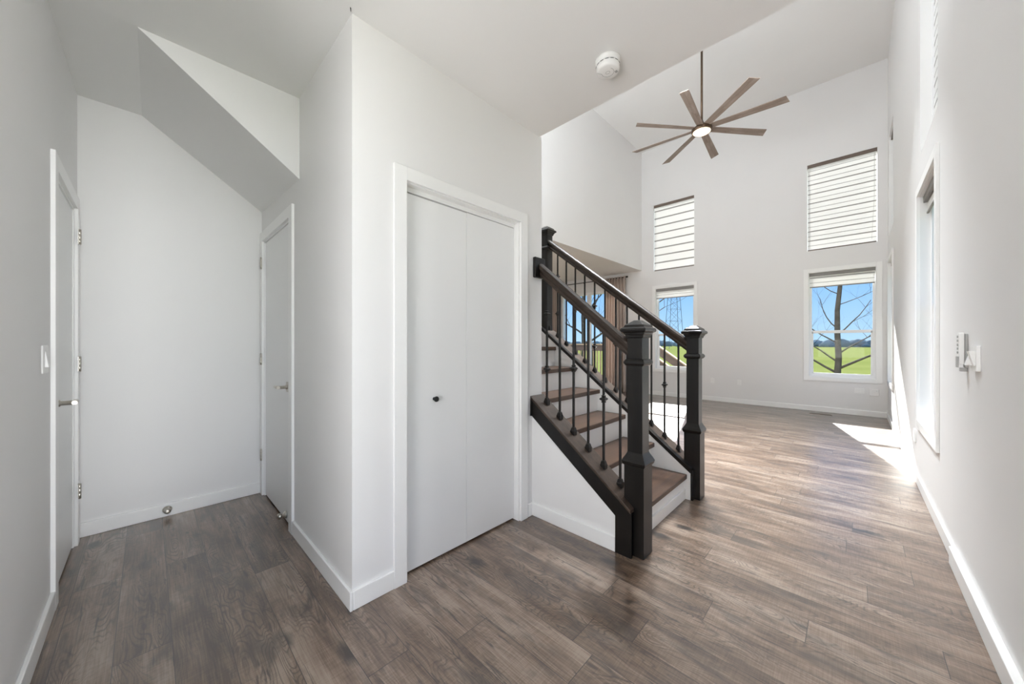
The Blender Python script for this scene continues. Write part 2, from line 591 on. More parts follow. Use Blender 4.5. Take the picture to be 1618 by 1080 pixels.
# ceilings (entry ceiling lifts slightly at the hall end)
mb = MB()
mb.prism([(XD - 0.15, 2.826), (XD, 2.826), (-2.50, ZC), (XR + 0.16, ZC), (XR + 0.16, 3.05), (XD - 0.15, 3.05)], 'y', -1.9, 2.03)
struct('ceiling', mb, 'ceil', 'low white ceiling over entry and hall', 'ceiling')
struct('ceiling_living', MB().box(-4.0, 0.6, 1.8, 8.75, ZL, ZL + 0.12), 'ceil', 'high white ceiling of the living room', 'ceiling')
struct('ceiling_dining', MB().box(-7.4, XL - 0.141, 2.03, 8.60, ZB, ZB + 0.2), 'ceil', 'lower white ceiling of the dining side', 'ceiling')
struct('wall_upper_left', MB().box(XL - 0.14, XL, 1.80, YE, ZB, ZL), 'wall', 'white upper wall left of the ceiling fan', 'wall')
struct('wall_upper_front', MB().box(-4.0, 0.6, 1.78, 1.90, 3.05, ZL), 'wall', 'white upper wall above the entry ceiling', 'wall')
struct('wall_dining', MB().box(-7.4, -7.25, 1.8, 8.70, 0, ZB), 'wall', 'white dining side wall', 'wall')
struct('wall_dining_front', MB().box(-7.4, XD - 0.15, 1.8, 1.95, 0, ZB), 'wall', 'white dining front wall', 'wall')

# sloped soffit under the upper stair flight, over the hall
so = MB()
so.loft([[(-2.502, -0.037, 2.781), (-2.502, YB, 2.86), (-2.502, YB, 2.273)], [(XD, -0.030, 2.827), (XD, YB, 2.9), (XD, YB, 2.338)]])
struct('trim_1', so, 'wall', 'triangular soffit with a sloped underside over the hall end', 'soffit')

# ------------------------------------------------------------------ baseboards
def bb(name, mb, label):
    return struct(name, mb, 'trim', label, 'baseboard', 0.004)


T = 0.015
bb('baseboard_hall_left', MB().box(-2.665, -1.20, YA, YA + T, 0, BH), 'white baseboard along the left hall wall')
bb('baseboard_hall_end', MB().box(XD, XD + T, YA, YB, 0, BH), 'white baseboard across the hall end wall')
bb('baseboard_hall_right', MB().box(-2.612, XC + T, YB - T, YB, 0, BH), 'white baseboard from the hall door to the outer corner')
bb('baseboard_closet', MB().box(XC, XC + T, YB, 0.868, 0, BH), 'short white baseboard between outer corner and closet casing')
bb('baseboard_stair', MB().box(XC, -1.018, YS - T, YS, 0, BH).box(XC, XC + T, 1.888, YS - T, 0, BH), 'white baseboard under the stringer')
bb('baseboard_back', MB().box(PD[1] + 0.09, XR, YE - T, YE, 0, BH), 'white baseboard along the far wall')
bb('baseboard_right', MB().box(XR - T, XR, 3.15, YE - T, 0, BH), 'white baseboard along the right wall')
bb('baseboard_right_front', MB().box(XR - 0.028, XR, 1.0, 3.15, 0, BH + 0.006), 'thicker white baseboard at the near end of the right wall')

# ------------------------------------------------------------------ doors
def casing(mb, plane, a0, a1, top, t0, t1, w=0.072):
    """three-sided door casing around an opening a0..a1"""
    if plane == 'y':
        mb.box(a0 - w, a0, t0, t1, 0, top + w)
        mb.box(a1, a1 + w, t0, t1, 0, top + w)
        mb.box(a0, a1, t0, t1, top, top + w)
    else:
        mb.box(t0, t1, a0 - w, a0, 0, top + w)
        mb.box(t0, t1, a1, a1 + w, 0, top + w)
        mb.box(t0, t1, a0, a1, top, top + w)
    return mb


def hall_door(name, label, x0, x1, top, yw, s):
    """hinged slab door in a wall facing s (+1: faces +y)"""
    d = thing(name, label, 'door', ((x0 + x1) / 2, yw, 0), None, 'structure')
    mb = MB()
    w = 0.075
    mb.box(x1, x1 + w, yw, yw + s * 0.016, 0, top + w)
    mb.box(max(x0 - w, XD + 0.02), x0, yw, yw + s * 0.016, 0, top + w)
    mb.box(x0, x1, yw, yw + s * 0.016, top, top + w)
    mb.build('door_casing', 'trim', d, 0.002)
    mb = MB()
    mb.box(x0, x0 + 0.012, yw - s * 0.11, yw, 0, top)
    mb.box(x1 - 0.012, x1, yw - s * 0.11, yw, 0, top)
    mb.box(x0 + 0.012, x1 - 0.012, yw - s * 0.11, yw, top - 0.012, top)
    mb.build('door_jamb', 'trim', d)
    MB().box(x0 + 0.015, x1 - 0.015, yw - s * 0.006, yw - s * 0.042, 0.012, top - 0.016).build('door_slab', 'door', d, 0.002)
    for hz in (1.895, 1.115, 0.335):
        mb = MB()
        mb.box(x0 - 0.018, x0 + 0.018, yw + s * 0.0165, yw + s * 0.019, hz - 0.045, hz + 0.045)
        mb.lathe((x0 + 0.003, yw + s * 0.022, hz - 0.046), [(0.007, 0), (0.007, 0.03), (0.0062, 0.031), (0.007, 0.032), (0.007, 0.06), (0.0062, 0.061), (0.007, 0.062), (0.007, 0.092)], 12)
        mb.build('hinge', 'nickel', d)
    hx, hz = x1 - 0.075, 0.945
    h = MB().box(hx - 0.030, hx + 0.030, yw - s * 0.005, yw + s * 0.005, hz - 0.034, hz + 0.034).build('door_handle', 'nickel', d, 0.003)
    mb = MB().lathe((hx, yw, hz), [(0.0165, s * 0.004), (0.0165, s * 0.012), (0.011, s * 0.014), (0.011, s * 0.060)], 20, 'y')
    mb.build('handle_neck', 'nickel', h)
    mb = MB().tube([(hx + 0.012, yw + s * 0.058, hz), (hx - 0.02, yw + s * 0.058, hz), (hx - 0.09, yw + s * 0.056, hz - 0.001), (hx - 0.112, yw + s * 0.050, hz - 0.002)], [0.0105, 0.0105, 0.009, 0.008], 14)
    mb.build('handle_lever', 'nickel', h)
    return d


hall_door('door_1', 'white slab door with nickel lever in the left hall wall', DL[0], DL[1], DL[3], YA, 1)
hall_door('door_2', 'white slab door with nickel lever beside the outer wall corner', DR[0], DR[1], DR[3], YB, -1)

# bifold closet
cd = thing('door_3', 'white bifold closet doors with one small black knob', 'door', (XC, (CD[0] + CD[1]) / 2, 0), None, 'structure')
casing(MB(), 'x', CD[0], CD[1], CD[3], XC, XC + 0.017, 0.070).build('door_casing', 'trim', cd, 0.002)
mb = MB()
mb.box(XC - 0.11, XC, CD[0], CD[0] + 0.010, 0, CD[3])
mb.box(XC - 0.11, XC, CD[1] - 0.010, CD[1], 0, CD[3])
mb.box(XC - 0.11, XC, CD[0] + 0.01, CD[1] - 0.01, CD[3] - 0.006, CD[3])
mb.build('door_jamb', 'trim', cd)
MB().box(XC - 0.073, XC - 0.038, CD[0] + 0.012, CD[1] - 0.012, CD[3] - 0.032, CD[3] - 0.006).build('door_track', 'trim', cd)
seam = 1.374
p1 = MB().box(XC - 0.074, XC - 0.042, CD[0] + 0.012, seam - 0.0012, 0.012, CD[3] - 0.039).build('door_panel', 'door', cd, 0.0012)
MB().box(XC - 0.074, XC - 0.042, seam + 0.0012, CD[1] - 0.013, 0.012, CD[3] - 0.036).build('door_panel', 'door', cd, 0.0012)
MB().lathe((XC - 0.042, 1.139, 0.925), [(0.010, 0), (0.008, 0.004), (0.007, 0.012), (0.0145, 0.018), (0.016, 0.024), (0.014, 0.029), (0.004, 0.031)], 24, 'x').build('door_knob', 'knob', p1)
MB().box(XC - 0.30, XC - 0.29, CD[0], CD[1], 0, CD[3]).build('closet_shade_sheet', 'dark', cd)  # near-black sheet standing in for the shade inside the closet

# door stops
def stop(name, label, c, axis, s):
    t = thing(name, label, 'door stop', c)
    MB().lathe(c, [(0.024, 0), (0.026, s * 0.004), (0.022, s * 0.012), (0.012, s * 0.018), (0.012, s * 0.032)], 24, axis).build('stop_base', 'nickel', t)
    MB().lathe(c, [(0.017, s * 0.032), (0.019, s * 0.040), (0.016, s * 0.050), (0.006, s * 0.053)], 24, axis).build('rubber_tip', 'nickel', t)


stop('door_stop', 'round nickel door stop on the hall end baseboard', (XD + T, 0.097, 0.050), 'x', 1)
stop('door_stop', 'nickel door stop low on the white door beside the outer corner', (-2.83, YB + 0.006, 0.055), 'y', -1)

# ------------------------------------------------------------------ windows
def window(n, label, plane, rect, wall, outward, cased, rail=True, mullion=None):
    a0, a1, z0, z1 = rect
    loc = ((a0 + a1) / 2, wall, z0) if plane == 'y' else (wall, (a0 + a1) / 2, z0)
    t = thing('window_%d' % n, label, 'window', loc, None, 'structure')

    def bx(mb, p, q, d0, d1, b, u):
        """p..q along the wall, d depth outward from the room face"""
        e0, e1 = wall + outward * d0, wall + outward * d1
        return mb.box(p, q, e0, e1, b, u) if plane == 'y' else mb.box(e0, e1, p, q, b, u)

    mb = MB()
    j = 0.006
    bx(mb, a0, a0 + j, -0.001, 0.10, z0, z1)
    bx(mb, a1 - j, a1, -0.001, 0.10, z0, z1)
    bx(mb, a0 + j, a1 - j, -0.001, 0.10, z1 - j, z1)
    bx(mb, a0 + j, a1 - j, -0.001, 0.10, z0, z0 + j)
    mb.build('window_reveal', 'trim', t)
    if cased:
        mb = MB()
        w = 0.072
        bx(mb, a0 - w, a0, -0.018, 0, z0 - w, z1 + w)
        bx(mb, a1, a1 + w, -0.018, 0, z0 - w, z1 + w)
        bx(mb, a0, a1, -0.018, 0, z1, z1 + w)
        bx(mb, a0, a1, -0.018, 0, z0 - w, z0)
        mb.build('window_casing', 'trim', t, 0.002)
    mb = MB()
    f = 0.040 if cased else 0.024
    bx(mb, a0 + j, a0 + f, 0.065, 0.145, z0 + j, z1 - j)
    bx(mb, a1 - f, a1 - j, 0.065, 0.145, z0 + j, z1 - j)
    bx(mb, a0 + f, a1 - f, 0.065, 0.145, z1 - f - 0.01, z1 - j)
    bx(mb, a0 + f, a1 - f, 0.065, 0.145, z0 + j, z0 + f + 0.015)
    mb.build('window_frame', 'vinyl', t, 0.002)
    zm = mullion if mullion else (z0 + z1) / 2
    mb = MB()
    if rail:
        bx(mb, a0 + f, a1 - f, 0.078, 0.130, zm - 0.026, zm + 0.026)
        bx(mb, a0 + f, a0 + f + 0.022, 0.078, 0.105, z0 + f, zm)
        bx(mb, a1 - f - 0.022, a1 - f, 0.078, 0.105, z0 + f, zm)
        bx(mb, a0 + f, a1 - f, 0.078, 0.105, z0 + f, z0 + f + 0.030)
        mb.build('window_sash', 'vinyl', t, 0.002)
        g = MB()
        bx(g, a0 + f, a1 - f, 0.100, 0.104, z0 + f, zm - 0.02)
        g.build('window_pane', 'glass', t)
        g = MB()
        bx(g, a0 + f, a1 - f, 0.116, 0.120, zm + 0.02, z1 - f)
        g.build('window_pane', 'glass', t)
    else:
        g = MB()
        bx(g, a0 + f, a1 - f, 0.110, 0.114, z0 + f, z1 - f)
        g.build('window_pane', 'glass', t)
    return t


window(1, 'white sash window low on the far wall behind the stair newels', 'y', LL, YE, 1, True, True, 1.45)
window(2, 'upper far wall window nearer the curtains', 'y', LU, YE, 1, False, False)
window(3, 'white sash window low on the far wall near the right corner', 'y', RL, YE, 1, True, True, 1.455)
window(4, 'upper far wall window near the right corner', 'y', RU, YE, 1, False, False)
window(5, 'lower window of the right wall nearest the wall switch', 'x', NL, XR, 1, True, True)
window(6, 'upper window of the right wall above the wall switch', 'x', NU, XR, 1, False, False)
window(7, 'lower window of the right wall near the far corner', 'x', FL, XR, 1, True, True)
window(8, 'upper window of the right wall near the far corner', 'x', FU, XR, 1, False, False)
window(9, 'glazed entry opening beside the camera', 'x', ENT, XR, 1, True, False)

# patio door behind the curtains
pd = thing('door_4', 'glazed patio door between the curtains', 'door', ((PD[0] + PD[1]) / 2, YE, 0), None, 'structure')
mb = MB()
mb.box(PD[0], PD[0] + 0.06, YE + 0.02, YE + 0.14, PD[2], PD[3])
mb.box(PD[1] - 0.06, PD[1], YE + 0.02, YE + 0.14, PD[2], PD[3])
mb.box(PD[0] + 0.06, PD[1] - 0.06, YE + 0.02, YE + 0.14, PD[3] - 0.06, PD[3])
mb.box(PD[0] + 0.06, PD[1] - 0.06, YE + 0.02, YE + 0.14, PD[2] - 0.06, PD[2] + 0.06)
mb.build('door_frame', 'vinyl', pd, 0.002)
pm = (PD[0] + PD[1]) / 2
MB().box(pm - 0.06, pm + 0.06, YE + 0.05, YE + 0.11, PD[2] + 0.06, PD[3] - 0.06).build('door_stile', 'vinyl', pd, 0.002)
MB().box(PD[0] + 0.06, pm - 0.06, YE + 0.078, YE + 0.082, PD[2] + 0.06, PD[3] - 0.06).build('door_pane', 'glass', pd)
MB().box(pm + 0.06, PD[1] - 0.06, YE + 0.078, YE + 0.082, PD[2] + 0.06, PD[3] - 0.06).build('door_pane', 'glass', pd)

# ------------------------------------------------------------------ blinds
def blind(label, plane, rect, wall, outward, bottom, mat, rail_mat, depth=0.030, gap=0.016, rail_h=0.055, cord=False, inset=0.007, gap_r=None):
    a0, a1, z0, z1 = rect
    zt = z1 - inset
    loc = ((a0 + a1) / 2, wall, bottom) if plane == 'y' else (wall, (a0 + a1) / 2, bottom)
    t = thing('window_blind', label, 'blind', loc, 'banded roller blinds of the living room')

    def bx(mb, p, q, d0, d1, b, u):
        e0, e1 = wall + outward * d0, wall + outward * d1
        return mb.box(p, q, e0, e1, b, u) if plane == 'y' else mb.box(e0, e1, p, q, b, u)

    b0, b1 = a0 + 0.010, a1 - 0.010
    bx(MB(), b0, b1, depth - 0.024, depth + 0.030, zt - rail_h, zt).build('headrail', rail_mat, t, 0.004)
    c0, c1 = a0 + gap, a1 - (gap_r or gap)
    bx(MB(), c0, c1, depth + 0.000, depth + 0.0012, bottom + 0.01, zt - rail_h + 0.004).build('shade_fabric', mat, t)
    bx(MB(), c0, c1, depth - 0.006, depth + 0.008, bottom, bottom + 0.016).build('bottom_bar', rail_mat, t, 0.003)
    if cord:
        x = c1 - 0.055
        y = wall + outward * (depth - 0.012)
        MB().tube([(x + 0.03, y, zt - rail_h), (x + 0.028, y, bottom + 0.75), (x, y, bottom + 0.10), (x, y, bottom + 0.06)], 0.0016, 6).build('pull_cord', 'plasticg', t)
    return t


blind('banded blind fully lowered in the upper far window nearer the curtains', 'y', LU, YE, 1, LU[2] + 0.012, 'blindB', 'headrail')
blind('banded blind fully lowered in the upper far window by the right corner', 'y', RU, YE, 1, RU[2] + 0.012, 'blindA', 'headrail', cord=True)
blind('raised grey blind at the top of the lower far window behind the newel', 'y', LL, YE, 1, 2.315, 'blindA', 'headrailg')
blind('raised grey blind at the top of the lower far window near the right corner', 'y', RL, YE, 1, 2.270, 'blindA', 'headrailg')
blind('lowered banded blind high on the right wall above the wall switch', 'x', NU, XR, 1, NU[2] + 0.012, 'blindA', 'headrailg', 0.075)
blind('raised blind rolled up in the right wall window nearest the wall switch', 'x', NL, XR, 1, 2.36, 'blindA', 'headrailg', 0.045)
blind('lowered banded blind high on the right wall by the far corner', 'x', FU, XR, 1, FU[2] + 0.012, 'blindA', 'headrail', 0.045)
blind('raised blind rolled up in the low right wall window by the far corner', 'x', FL, XR, 1, 2.36, 'blindA', 'headrailg', 0.045)

# ------------------------------------------------------------------ curtains
rod = thing('curtain_rod', 'thin dark curtain rod over the patio door', 'curtain rod', (-5.35, YE - 0.09, 2.935))
MB().tube([(-6.75, YE - 0.09, 2.935), (-4.13, YE - 0.09, 2.935)], 0.011, 12).build('rod', 'iron', rod)
for x in (-4.125, -6.755):
    MB().lathe((x, YE - 0.09, 2.935), [(0.012, -0.022), (0.021, -0.018), (0.023, 0.0), (0.021, 0.018), (0.008, 0.024)], 16, 'x').build('finial', 'iron', rod)
for x in (-4.20, -5.40, -6.65):
    MB().tube([(x, YE - 0.001, 2.90), (x, YE - 0.09, 2.915), (x, YE - 0.09, 2.925)], 0.007, 8).build('rod_bracket', 'iron', rod)


def curtain(label, x0, x1, waves, seed):
    rnd = random.Random(seed)
    bm = bmesh.new()
    nx, nz = waves * 10, 14
    zt, zb = 2.955, 0.015
    ph = [rnd.uniform(-0.5, 0.5) for _ in range(waves + 1)]
    grid = []
    for k in range(nz + 1):
        f = k / nz
        z = zt + (zb - zt) * f
        row = []
        for i in range(nx + 1):
            u = i / nx
            wv = u * waves
            a = 0.046 + 0.026 * f + 0.010 * math.sin(3.1 * u + seed)
            y = YE - 0.105 + a * math.sin(2 * math.pi * wv + ph[int(wv) % len(ph)] * 0.6 * f)
            mid = (x0 + x1) / 2
            squeeze = 0.94 + 0.06 * abs(2 * f - 0.6)
            x = mid + (x0 + (x1 - x0) * u - mid) * squeeze + 0.008 * math.sin(5 * f + wv)
            row.append(bm.verts.new((x, min(y, YE - 0.022), z)))
        grid.append(row)
    for k in range(nz):
        for i in range(nx):
            bm.faces.new((grid[k][i], grid[k][i + 1], grid[k + 1][i + 1], grid[k + 1][i])).smooth = True
    mb = MB()
    mb.bm.free()
    mb.bm = bm
    o = mb.build('curtain', 'curtain')
    sm = o.modifiers.new('thick', 'SOLIDIFY')
    sm.thickness = 0.002
    tag(o, label, 'curtain', 'taupe curtains at the patio door')


curtain('taupe pleated curtain on the right of the patio door', -4.76, -4.16, 7, 3)
curtain('taupe pleated curtain at the far left end of the curtain rod', -6.66, -6.20, 6, 8)

# ------------------------------------------------------------------ staircase
RUN, RISE = 0.2585, 0.2013
NOSE0 = -0.9496
st = thing('staircase', 'straight stair with brown wooden treads and white risers', 'staircase', (NOSE0 - 0.75, 2.52, 0))
y0, y1 = YT + 0.004, 2.985
for i in range(6):
    xn = NOSE0 - RUN * i
    z = RISE * (i + 1)
    y0 = 2.096 if i == 0 else YT + 0.004
    MB().box(xn - RUN - 0.028, xn, y0, y1, z - 0.038, z).build('tread', 'tread', st, 0.006, 3)
    MB().box(xn - 0.045, xn - 0.027, y0, y1, z - RISE, z - 0.038).build('riser', 'trim', st)
xn = NOSE0 - RUN * 6
MB().box(-3.54, xn, y0, y1, RISE * 7 - 0.038, RISE * 7).build('landing', 'tread', st, 0.006, 3)
MB().box(xn - 0.045, xn - 0.027, y0, y1, RISE * 6, RISE * 7 - 0.038).build('riser', 'trim', st)
MB().box(NOSE0 - 0.027, NOSE0 - 0.012, y0 + 0.05, y1, 0, BH - 0.012).build('toe_trim', 'trim', st, 0.003)
# far skirt board with raking top
zfar = lambda x: 0.262 + 0.7705 * (-0.944 - x)
MB().prism([(-2.52, 0.0), (-0.925, 0.0), (-0.925, zfar(-0.925) - 0.035), (-2.52, zfar(-2.52) - 0.035)], 'y', 2.988, 3.024).build('skirt_board', 'trim', st)
# far knee wall (room side) belongs to the shell
struct('wall_stair_far', MB().prism([(-2.52, 0.0), (-0.93, 0.0), (-0.93, 0.235), (-2.52, zfar(-2.52) - 0.02)], 'y', 3.025, 3.145).box(-3.70, -2.52, 3.025, 3.145, 0, 1.45), 'wall', 'white knee wall on the far side of the stair', 'wall')

# near closed stringer
sg = thing('stair_stringer', 'dark brown sloped stringer on the near side of the stair', 'stringer', (-1.3, 2.0, 0))
zc_ = lambda x: 0.282 + sl * (-0.918 - x)
cx1 = -0.917
MB().prism([(XC, zc_(XC) - 0.140), (XC, zc_(XC) - 0.022), (cx1, zc_(cx1) - 0.022), (cx1, 0.0), (-1.018, 0.0), (-1.018, 0.218)], 'y', 1.932, YS - 0.001).build('stringer_face', 'stain', sg, 0.002)
MB().prism([(XC, zc_(XC) - 0.022), (XC, zc_(XC)), (-0.982, zc_(-0.982)), (-0.982, zc_(-0.982) - 0.022)], 'y', 1.924, 2.078).build('stringer_cap', 'cap', sg, 0.003)
MB().prism([(-0.982, zc_(-0.982) - 0.022), (-0.982, zc_(-0.982)), (cx1 - 0.002, zc_(cx1 - 0.002)), (cx1 - 0.002, zc_(cx1 - 0.002) - 0.022)], 'y', 1.924, 1.972).build('stringer_cap', 'cap', sg, 0.002)
MB().box(-1.017, -0.983, YS, 2.05, 0, 0.30).build('stringer_end', 'stain', sg)
MB().box(XC + 0.0005, XC + 0.012, 1.924, 1.945, zc_(XC) - 0.145, zc_(XC) - 0.022).build('stringer_end', 'stain', sg)
# far closed stringer cap
sf = thing('stair_stringer', 'dark stringer cap running up the far side of the stair', 'stringer', (-1.6, 3.09, 0))
MB().prism([(-2.40, zfar(-2.40) - 0.030), (-2.40, zfar(-2.40)), (-0.991, zfar(-0.991)), (-0.991, zfar(-0.991) - 0.030)], 'y', 3.0315, 3.165).build('stringer_cap', 'cap', sf, 0.003)
MB().prism([(-2.45, zfar(-2.45) - 0.034), (-2.45, zfar(-2.45)), (-0.926, zfar(-0.926)), (-0.926, zfar(-0.926) - 0.034)], 'y', 2.982, 3.031).build('stringer_edge', 'stain', sf)
MB().box(-0.9245, -0.908, 2.984, 3.031, 0, zfar(-0.926) - 0.004).build('stringer_end', 'stain', sf)


# ------------------------------------------------------------------ railings
def newel(parent, cx, cy, zb, base_h, top, base=True):
    """square box newel with base block, collar and moulded pyramid cap"""
    hb, hs = 0.060, 0.046
    z = zb
    mb = MB()
    if base:
        mb.sqstack(cx, cy, [(hb, z), (hb, z + base_h), (hs, z + base_h + 0.02), (hs, top - 0.10)])
    else:
        mb.sqstack(cx, cy, [(hs, z), (hs, top - 0.10)])
    nw = mb.build('newel_post', 'stain', parent, 0.002)
    if base:
        b = z + base_h
        MB().sqstack(cx, cy, [(hb + 0.001, b - 0.040), (hb + 0.008, b - 0.030), (hb + 0.012, b - 0.014), (hb + 0.004, b + 0.004), (hb - 0.003, b + 0.016), (hs + 0.002, b + 0.034), (hs + 0.001, b + 0.040)]).build('base_moulding', 'stain', nw, 0.003)
    c = top - 0.251
    MB().sqstack(cx, cy, [(hs + 0.001, c - 0.021), (hs + 0.009, c - 0.017), (hs + 0.017, c - 0.006), (hs + 0.017, c + 0.006), (hs + 0.009, c + 0.017), (hs + 0.001, c + 0.021)]).build('collar', 'stain', nw, 0.003)
    MB().sqstack(cx, cy, [(hs + 0.001, top - 0.108), (hs + 0.008, top - 0.104), (hs + 0.010, top - 0.090), (hs + 0.016, top - 0.086), (hs + 0.018, top - 0.075), (hs + 0.030, top - 0.070), (hs + 0.033, top - 0.060), (hs + 0.030, top - 0.050), (hs + 0.018, top - 0.044), (hs + 0.012, top - 0.030), (0.020, top - 0.003), (0.006, top)]).build('newel_cap', 'stain', nw, 0.003)
    return nw


def rail(parent, x0, z0, x1, z1, y):
    """handrail with rounded top and side coves, swept along a sloped line"""
    prof = [(-0.020, -0.046), (0.020, -0.046), (0.024, -0.030), (0.020, -0.016), (0.026, -0.006), (0.033, 0.004), (0.034, 0.018), (0.028, 0.032), (0.014, 0.041),
            (-0.014, 0.041), (-0.028, 0.032), (-0.034, 0.018), (-0.033, 0.004), (-0.026, -0.006), (-0.020, -0.016), (-0.024, -0.030)]
    return MB().loft([[(x, y + p, z + q * 1.12) for p, q in prof] for x, z in ((x0, z0), (x1, z1))], True, False).build('handrail', 'stainx', parent, 0.003)


def baluster(parent, x, y, zb, zt, knots):
    b = MB().box(x - 0.0068, x + 0.0068, y - 0.0068, y + 0.0068, zb, zt).build('baluster', 'iron', parent, 0.002)
    MB().sqstack(x, y, [(0.017, zb - 0.014), (0.017, zb + 0.014), (0.0135, zb + 0.024), (0.0135, zb + 0.030), (0.0105, zb + 0.033), (0.0105, zb + 0.038)]).build('baluster_shoe', 'iron', b, 0.0015)
    for kz in knots:
        MB().sqstack(x, y, [(0.007, kz - 0.025), (0.011, kz - 0.022), (0.011, kz - 0.016), (0.0085, kz - 0.013), (0.020, kz - 0.003), (0.020, kz + 0.003), (0.0085, kz + 0.013), (0.011, kz + 0.016), (0.011, kz + 0.022), (0.007, kz + 0.025)]).build('baluster_knuckle', 'iron', b, 0.001)
    return b


YN = 2.020
rn = thing('stair_railing', 'dark stair railing on the near side, fixed to the closet wall end', 'railing', (-1.3, YN, 0))
newel(rn, -0.921, 2.033, 0.0, 0.560, 1.380)
nz = lambda x: 1.2145 + 0.838 * (-0.972 - x)
rail(rn, XC + 0.030, nz(XC + 0.030), -0.964, nz(-0.964), YN)
MB().box(XC + 0.001, XC + 0.026, 1.952, 2.066, 1.722, 1.872).build('rail_plate', 'stain', rn, 0.006, 2)
near_x = [-1.601, -1.486, -1.370, -1.255, -1.142, -1.029]
pat = ['double', '', 'single', '', 'single', '']
for x, p in zip(near_x, pat):
    zb = zc_(x) + 0.006
    zt = nz(x) - 0.040
    m = (zb + zt) / 2
    baluster(rn, x, YN, zb, zt, {'double': (m - 0.20, m + 0.20), 'single': (m,), '': ()}[p])

YF = 3.092
rf = thing('stair_railing', 'dark stair railing on the far side, between two newel posts', 'railing', (-1.7, YF, 0))
newel(rf, -0.929, 3.092, 0.0, 0.560, 1.390)
newel(rf, -2.455, 3.092, 1.2, 0.0, 2.545, False)
fz = lambda x: 1.225 + 0.7735 * (-0.972 - x)
rail(rf, -2.42, fz(-2.42), -0.972, fz(-0.972), YF)
pat = ['', 'double', '', 'single']
for i in range(13):
    x = -2.417 + 0.11375 * i
    zb = zfar(x) + 0.006
    zt = fz(x) - 0.040
    m = (zb + zt) / 2
    baluster(rf, x, YF, zb, zt, {'double': (m - 0.20, m + 0.20), 'single': (m,), '': ()}[pat[i % 4]])

# ------------------------------------------------------------------ ceiling fan
FX, FY, FZ = -1.675, 5.93, 4.50
fan = thing('ceiling_fan', 'ceiling fan with eight weathered wooden blades and a lit lamp', 'fan', (FX, FY, FZ))
MB().lathe((FX, FY, ZL - 0.06), [(0.03, 0), (0.055, 0.01), (0.072, 0.04), (0.074, 0.06)], 28).build('canopy', 'bronze', fan)
MB().tube([(FX, FY, FZ + 0.10), (FX, FY, ZL - 0.055)], 0.016, 14).build('downrod', 'bronze', fan)
MB().lathe((FX, FY, FZ), [(0.135, -0.005), (0.142, 0.010), (0.142, 0.045), (0.115, 0.060), (0.085, 0.075), (0.070, 0.105), (0.030, 0.125), (0.022, 0.16)], 36).build('motor_housing', 'bronze', fan)
dome = MB().lathe((FX, FY, FZ), [(0.004, -0.030), (0.06, -0.028), (0.100, -0.020), (0.122, -0.006), (0.124, 0.000)], 36).build('lamp_lens', 'glow', fan)
for i in range(8):
    a = R(4.5 + 45 * i)
    bl = bmesh.new()
    mb = MB()
    mb.bm.free()
    mb.bm = bl
    rings = []
    for r, hw in ((0.09, 0.040), (0.16, 0.048), (0.60, 0.056), (1.00, 0.062), (1.045, 0.062)):
        ring = []
        sk = 0.018 if r > 1.02 else 0.0
        for yy, zz, dx in ((-hw, -0.004, -sk), (hw, -0.004, sk), (hw, 0.004, sk), (-hw, 0.004, -sk)):
            tl = R(-12)
            y2, z2 = yy * math.cos(tl) - zz * math.sin(tl), yy * math.sin(tl) + zz * math.cos(tl)
            ring.append((r + dx, y2, z2 + 0.045))
        rings.append(ring)
    mb.loft(rings)
    bmesh.ops.recalc_face_normals(bl, faces=bl.faces)
    me = bpy.data.meshes.new('fan_blade')
    bl.to_mesh(me)
    bl.free()
    me.materials.append(M['blade'])
    o = bpy.data.objects.new('fan_blade', me)
    COL.objects.link(o)
    o.parent = fan
    o.rotation_euler = (0, 0, a)
# ------------------------------------------------------------------ added ceiling fill lights, out of view, to brighten the living room floor
def fill_downlight(label, x, y, z, energy):
    t = thing('added_fill_light', label, 'fill light', (x, y, z - 0.004), 'added fill lights in the high living room ceiling')
    MB().lathe((x, y, z), [(0.085, 0.0), (0.085, -0.006), (0.070, -0.009), (0.068, -0.001)], 28).build('trim_ring', 'plastic', t)
    MB().lathe((x, y, z), [(0.067, -0.0005), (0.067, -0.003)], 28).build('lamp_lens', 'glow', t)
    d = bpy.data.lights.new('added_fill_lamp', 'AREA')
    d.shape, d.size, d.energy, d.color = 'DISK', 0.13, energy, (0.90, 0.955, 1.0)
    d.spread = R(60)
    o = bpy.data.objects.new('added_fill_lamp', d)
    COL.objects.link(o)
    o.parent = t
    o.location = (0, 0, -0.004)


for (x, y, where) in ((-2.0, 4.3, 'above the far stair newel'), (-1.3, 4.0, 'nearest the entry ceiling'), (-1.6, 4.7, 'further left of the fan rod'), (-1.0, 4.6, 'right of the fan rod')):
    fill_downlight('added round fill light in the high ceiling ' + where, x, y, ZL, 36)

# ------------------------------------------------------------------ smoke detector
SX, SY = -0.960, 1.742
sm = thing('smoke_detector', 'round white smoke detector on the entry ceiling', 'smoke detector', (SX, SY, ZC - 0.062))
MB().lathe((SX, SY, ZC), [(0.066, 0), (0.066, -0.010), (0.063, -0.014), (0.061, -0.030)], 40).build('mounting_base', 'plastic', sm)
body = MB().lathe((SX, SY, ZC), [(0.061, -0.032), (0.062, -0.036), (0.062, -0.050), (0.058, -0.060), (0.050, -0.064), (0.004, -0.065)], 40).build('detector_body', 'plastic', sm)
mb = MB()
for i in range(14):
    a0_ = 2 * math.pi * (i + 0.15) / 14
    a1_ = 2 * math.pi * (i + 0.75) / 14
    pts = [(SX + 0.0615 * math.cos(t), SY + 0.0615 * math.sin(t), ZC - 0.0335) for t in [a0_ + (a1_ - a0_) * j / 4 for j in range(5)]]
    mb.tube(pts, 0.0016, 5)
mb.build('vent_slots', 'dark', body)
mb = MB()
